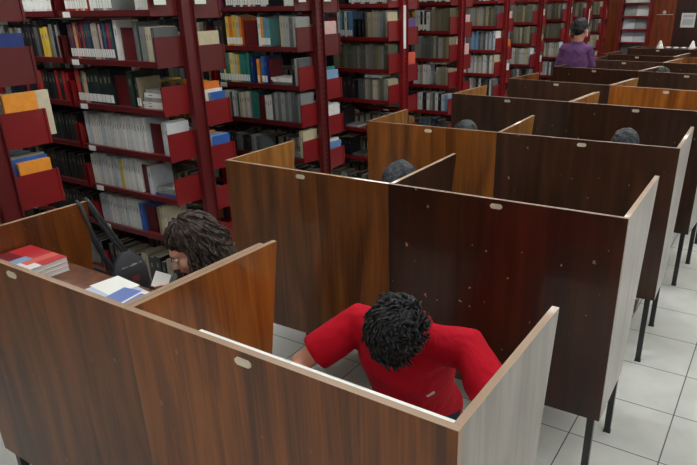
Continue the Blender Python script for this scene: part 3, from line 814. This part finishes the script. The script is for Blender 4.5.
    if hairkind == 'short':
        for i in range(520):
            th = rr.uniform(0, 6.283); ph = math.acos(rr.uniform(-.35, 1))
            n_ = V((math.sin(ph)*math.cos(th), math.sin(ph)*math.sin(th), math.cos(ph)))
            if n_.z < .25 and n_.y < -.1: continue
            base = V((n_.x*.080, .020+n_.y*.097, .040+n_.z*.085))
            sw = V((-(n_.y-.35), n_.x, 0)); sw = sw - n_*sw.dot(n_); sw = sw.normalized() if sw.length > .01 else V((1, 0, 0))
            dn = V((0, -1, 0)) - n_*V((0, -1, 0)).dot(n_)
            dd = (sw*.7 + dn*.6 + V((rr.uniform(-.5, .5), rr.uniform(-.5, .5), rr.uniform(-.5, .5)))).normalized(); ln = rr.uniform(.018, .034)
            pts = [base - n_*.002, base + dd*ln*.4 + n_*.004, base + dd*ln*.8 + n_*.0022, base + dd*ln - n_*.0005]
            loft(bm, [H(*p)-root for p in pts], [.0042, .0040, .0028, .0010], side=Mr @ n_, seg=6, caps=False)
    elif hairkind == 'long':
        for i in range(380):
            th = rr.uniform(-.12, 3.75); n_ = V((math.cos(th), math.sin(th), 0)); z0 = rr.uniform(-.02, .10)
            k_ = math.sqrt(max(0, 1-((z0-.03)/.09)**2)); base = H(n_.x*.078*k_, .02+n_.y*.095*k_, z0)
            out = Mr @ n_; out.z = 0; out = out.normalized() if out.length > .1 else V((0, 1, 0))
            L_ = rr.uniform(.10, .24); a0 = rr.uniform(0, 6.28); pts = []; rds = []; amp = rr.uniform(.006, .014); spread = rr.uniform(.01, .06)
            tdir = V((-out.y, out.x, 0)); nseg = 16
            for j in range(nseg):
                t = j/(nseg-1); an_ = a0 + t*L_*95
                p = base + out*(spread*math.sin(min(1, t*1.6)*1.57)) + V((0, 0, -1))*L_*t**1.25 + out*math.cos(an_)*amp*min(1, t*4) + tdir*math.sin(an_)*amp*min(1, t*4)
                pts.append(p-root); rds.append(.0043*(1-t*.6))
            loft(bm, pts, rds, side=tdir, seg=6, caps=False)
        for i in range(160):
            th = rr.uniform(0, 6.283); ph = math.acos(rr.uniform(.1, 1)); n_ = V((math.sin(ph)*math.cos(th), math.sin(ph)*math.sin(th), math.cos(ph)))
            if n_.z < .45 and n_.y < -.2: continue
            dn = V((n_.x*1.2, n_.y*1.2+.2, -.6)); dn = (dn - n_*dn.dot(n_)).normalized(); b0 = V((n_.x*.079, .02+n_.y*.096, .04+n_.z*.084))
            loft(bm, [H(*(b0))-root, H(*(b0+dn*.02+n_*.006))-root, H(*(b0+dn*.045+n_*.0))-root], [.004, .0055, .002], side=Mr @ n_, seg=6, caps=False)
    if len(bm.verts): mk('hair_locks', bm, hm, hr)
    else: bm.free()
    tag(r, name_label, 'person', group)
    return r, st, body
man, mshirt, mbody = person('person in a red polo shirt bent over the desk of the nearest carrel', (1.33, -.36, 0), dict(
    hip=(1.27,-.35,.51), belly=(1.30,-.46,.66), chest=(1.34,-.56,.84), neck=(1.385,-.655,.995), head=(1.427,-.78,1.062),
    shL=(1.185,-.61,.945), elL=(1.02,-.74,.80), wrL=(1.17,-.93,.79), hdL=(1.26,-1.0,.785),
    shR=(1.585,-.60,.955), elR=(1.765,-.715,.83), wrR=(1.62,-.93,.79), hdR=(1.53,-1.0,.785),
    knL=(1.25,-.72,.53), anL=(1.27,-.62,.09), toL=(1.26,-.76,.04), knR=(1.36,-.72,.53), anR=(1.42,-.62,.09), toR=(1.43,-.76,.04)),
    (-.18, -.22, -.95), 'short', hblack, skin, redc, collar=True, crown=(.42, -.85, .3), slim=.95)
# white emblem on the chest
bpy.context.view_layer.update()
bv = BVHTree.FromObject(mshirt, bpy.context.evaluated_depsgraph_get())
tgt = V((1.455, -.72, .825)) - V((1.33, -.36, 0))
hit = bv.ray_cast(tgt + V((0, -.4, .25)), (V((0, .4, -.25))).normalized())
if hit[0]:
    n_ = hit[1]; xx = V((1, 0, 0)); xx = (xx - n_*xx.dot(n_)).normalized(); yy = n_.cross(xx)
    bm = bmesh.new(); Mx = Matrix(((xx.x, yy.x, n_.x, hit[0].x), (xx.y, yy.y, n_.y, hit[0].y), (xx.z, yy.z, n_.z, hit[0].z), (0,0,0,1)))
    for (a, b_, c_, d_) in ((-.014, .004, -.004, .005), (.0, .014, -.001, .007), (-.010, .010, -.006, -.003)): box(bm, a, b_, c_, d_, -.001, .004, 0, Mx)
    tag(mk('chest_emblem', bm, white, mshirt), 'small white emblem')
SIT = dict(hip=(0,0,.53), belly=(0,-.05,.69), chest=(0,-.10,.88), neck=(0,-.16,1.03), head=(0,-.22,1.13),
    shL=(-.18,-.12,.97), elL=(-.25,-.26,.79), wrL=(-.13,-.44,.79), hdL=(-.05,-.50,.785),
    shR=(.18,-.12,.97), elR=(.25,-.26,.79), wrR=(.13,-.44,.79), hdR=(.05,-.50,.785),
    knL=(-.13,-.38,.54), anL=(-.14,-.04,.09), toL=(-.14,-.18,.04), knR=(.13,-.38,.54), anR=(.14,-.04,.09), toR=(.14,-.18,.04))
def shifted(J, dx, dy, over=None):
    d = {k: (tuple(V(v)+V((dx, dy, 0))) if isinstance(v, tuple) else v) for k, v in J.items()}
    if over: d.update(over)
    return d
wj = shifted(SIT, .44, -.40, dict(hip=(.38,-.42,.53), head=(.435,-.635,1.085), neck=(.475,-.57,.99), chest=(.45,-.51,.85), belly=(.41,-.46,.69),
     shL=(.30,-.52,.91), elL=(.27,-.66,.80), wrL=(.37,-.74,.86), hdL=(.40,-.765,.95), shR=(.60,-.54,.91), elR=(.66,-.68,.79), wrR=(.56,-.80,.79), hdR=(.48,-.86,.785),
     knL=(.29,-.78,.53), anL=(.29,-.76,.09), toL=(.29,-.90,.04), knR=(.46,-.78,.53), anR=(.47,-.76,.09), toR=(.47,-.90,.04)))
person('person with long curly dark hair reading in the nearest left-hand carrel', (.38, -.42, 0), wj, (-.50, -.68, -.42), 'long', hbrown, skin2, greyc, vox=.008, slim=.85)
person('person of whom grey-black hair shows behind the honey-brown second-row carrel', (.74, .62, 0), shifted(SIT, .74, .66, dict(head=(.725,.44,1.09), neck=(.74,.50,.99))), (-.1, -.8, -.6), 'crop', hgrey, skin, greyc, vox=.011)
person('person of whom only dark hair shows behind the honey-brown third-row carrel', (.47, 2.0, 0), shifted(SIT, .47, 2.0, dict(head=(.463,1.76,1.06), neck=(.47,1.83,.98))), (0, -.8, -.6), 'crop', hgrey, skin, greyc, vox=.011)
person('person of whom only grey-black hair shows behind the dark third-row carrel', (1.5, 2.04, 0), shifted(SIT, 1.5, 2.02, dict(head=(1.487,1.80,1.085), neck=(1.49,1.86,.99))), (0, -.8, -.6), 'crop', hgrey, skin, greyc, vox=.011)
person('person of whom a dark head shows far back, right of the man in purple', (1.03, 5.6, 0), shifted(SIT, 1.25, 5.42, dict(head=(1.10,5.22,1.12), neck=(1.18,5.28,1.0))), (0, -.8, -.6), 'crop', hblack, skin, greyc, vox=.012)
person('person standing in a purple T-shirt, seen from behind, past the carrels', (.15, 5.35, 0), dict(
    hip=(.15,5.35,.93), belly=(.15,5.35,1.08), chest=(.15,5.35,1.27), neck=(.155,5.34,1.46), head=(.165,5.36,1.605),
    shL=(.005,5.35,1.39), elL=(-.05,5.36,1.12), wrL=(-.05,5.46,.90), hdL=(-.05,5.50,.81), shR=(.275,5.35,1.39), elR=(.31,5.40,1.13), wrR=(.27,5.55,1.0), hdR=(.25,5.62,.95),
    knL=(.06,5.37,.50), anL=(.05,5.37,.09), toL=(.03,5.50,.04), knR=(.24,5.37,.50), anR=(.25,5.37,.09), toR=(.27,5.50,.04), up=(0,1,.1)),
    (.25, .95, -.25), 'crop', hblack, skin, purc, vox=.010, slim=.86)
# chairs
chm = plain('black_chair_plastic', (28, 28, 30), .45)
def stool(x, y, label):
    r = empty('stool', (x, y, 0))
    bm = bmesh.new(); bmesh.ops.create_cone(bm, cap_ends=True, segments=28, radius1=.15, radius2=.155, depth=.03, matrix=Matrix.Translation((0, 0, .385))); mk('seat', bm, chm, r, bev=.004)
    for a in range(4):
        c_, s_ = math.cos(a*math.pi/2+.785), math.sin(a*math.pi/2+.785)
        bm = bmesh.new(); loft(bm, [(c_*.16, s_*.16, .011), (c_*.11, s_*.11, .372)], [.011, .011], seg=8); mk('leg', bm, black, r)
    tag(r, label, 'stool', 'black study stools')
stool(1.33, -.33, 'black stool under the person in the red polo shirt')
stool(.38, -.40, 'black stool under the person with long curly dark hair')
stool(.74, .67, 'black stool under the reader in the honey-brown second-row carrel')
stool(.47, 2.01, 'black stool under the reader in the third-row honey-brown carrel')
stool(1.5, 2.03, 'black stool under the reader in the dark third-row carrel')
stool(1.25, 5.43, 'black stool under the far reader right of the man in purple')

# ------------------------------------------------------------------ things in the nearest left carrel
LZ = 1.1012
mred = plain('magazine_red', (196, 40, 52), .3, coat=.4); mblue = plain('magazine_blue', (130, 166, 204), .3, coat=.4); mdk = plain('magazine_dark_red', (120, 30, 44), .3, coat=.4)
mwh = plain('magazine_white', (226, 226, 226), .4, coat=.2); mcor = plain('magazine_coral', (220, 104, 88), .3, coat=.4)
def magazine(x, y, z, w, d, t, rz, strips, label):
    bm = bmesh.new()
    box(bm, -w/2+.002, w/2-.002, -d/2+.002, d/2-.002, .0008, t-.0009, 0)
    box(bm, -w/2, w/2, -d/2, d/2, 0, .0007, 1)
    mats = [mwh, mwh]
    n = 0
    for a, b_, c_, e_, m in strips:
        if m not in mats: mats.append(m)
        box(bm, -w/2+a*w, -w/2+b_*w, -d/2+c_*d, -d/2+e_*d, t-.0008, t, mats.index(m))
    return tag(mk('magazine', bm, mats, loc=(x, y, z), rz=rz), label, 'magazine', 'magazines on the carrel ledge')
z = LZ
for i, t in enumerate((.016, .014, .018)):
    magazine(.152+.002*i, -1.125-.003*i, z, .225, .18, t, -.06+.03*i, [(0, 1, 0, 1, [mcor, mred, mcor][i])] if i < 2 else
        [(0, .42, .55, 1, mred), (0, .42, .0, .55, mdk), (.42, .62, 0, .6, mblue), (.42, .62, .6, 1, mred), (.62, .8, 0, .35, mwh), (.62, .8, .35, 1, mcor), (.8, 1, 0, .5, mwh), (.8, 1, .5, 1, mred)],
        ['thin coral magazine at the bottom of the stack on the left carrel ledge', 'red magazine in the middle of the stack on the left carrel ledge', 'red, white and blue magazine topmost of the stack in the left carrel'][i])
    z += t + .0008
mb = plain('leaflet_blue', (96, 120, 186), .4); mlb = plain('leaflet_pale_blue', (186, 196, 220), .4)
magazine(.60, -1.11, LZ, .25, .18, .006, -.1, [(0, 1, 0, 1, mlb), ], 'pale blue printed leaflet beneath the white sheet on the ledge')
z = LZ + .0068
magazine(.665, -1.115, z, .15, .15, .004, .15, [(0, .5, 0, 1, mb), (.5, .56, 0, 1, mwh), (.56, 1, .0, .9, mb), (.56, 1, .9, 1, mwh)], 'small blue printed leaflet lying right of the white sheet')
bm = bmesh.new(); box(bm, -.065, .065, -.05, .05, 0, .001); 
tag(mk('sheet', bm, white, loc=(.535, -1.055, z), rz=-.1), 'plain white sheet lying on the leaflet behind the panel', 'paper')
# sheet held by the seated woman
bm = bmesh.new(); box(bm, -.03, .03, -.0006, .0006, -.03, .03)
o = mk('note', bm, white, loc=(.395, -.775, .985)); o.rotation_euler = (-.5, .3, .5)
tag(o, 'small white note held up by the curly-haired reader', 'paper')
# desk papers of the man
bm = bmesh.new(); box(bm, -.105, .105, -.148, .148, 0, .0012); tag(mk('sheet', bm, white, loc=(1.37, -.97, .7575), rz=.1), 'white paper on the desk beneath the hands of the man in red', 'paper')
# bag
bagm = plain('charcoal_nylon', (44, 46, 52), .6, bump=.3, bscale=60, var=.15)
r = empty('shoulder_bag', (.02, -.66, .77)); tag(r, 'charcoal shoulder bag hanging by two straps from the panel corner of the nearest left carrel', 'bag')
bm = bmesh.new(); loft(bm, [(0, -.005, .01), (0, 0, .06), (.0, .0, .13), (0, .0, .18), (0, 0, .205)], [(.045,.07), (.056,.09), (.054,.085), (.038,.065), (.018,.04)], side=(1, 0, 0), seg=20)
bmesh.ops.translate(bm, verts=bm.verts, vec=(.012, 0, 0))
bd = mk('bag_body', bm, bagm, r, smooth=True)
bm = bmesh.new(); loft(bm, [(.012, -.066, .15), (.042, -.045, .165), (.052, .0, .168), (.042, .045, .165), (.012, .066, .15)], [.005]*5, seg=8); mk('zip', bm, plain('grey_zip', (120, 122, 128), .4), bd)
bm = bmesh.new(); box(bm, .058, .068, -.025, .01, .10, .125); tag(mk('tag', bm, plain('dull_red_tag', (120, 50, 56), .6), bd), 'dull red tag')
def strap(pts):
    bm = bmesh.new(); loft(bm, [(V(p)-V((.02,-.66,.77))) for p in pts], [(.008, .0035)]*len(pts), side=(0, 1, .2), seg=8); mk('strap', bm, bagm, r, smooth=True)
strap([(.034,-.715,.90), (.032,-.755,1.0), (.032,-.79,1.12), (.034,-.815,1.235), (.019,-.82,1.2535), (.0045,-.815,1.235), (.004,-.79,1.12), (.012,-.755,1.0), (.014,-.72,.90)])
strap([(.034,-.625,.93), (.032,-.68,1.04), (.032,-.735,1.15), (.034,-.775,1.235), (.019,-.78,1.2535), (.0045,-.775,1.235), (.004,-.735,1.14), (.012,-.68,1.02), (.014,-.63,.93)])


scn.world = bpy.data.worlds.new('world'); scn.world.use_nodes = True
scn.world.node_tree.nodes['Background'].inputs[0].default_value = (.6, .68, .8, 1)
scn.world.node_tree.nodes['Background'].inputs[1].default_value = .05
scn.view_settings.view_transform = 'Standard'; scn.view_settings.look = 'None'
scn.view_settings.exposure = 0; scn.view_settings.gamma = 1; scn.view_settings.use_curve_mapping = False
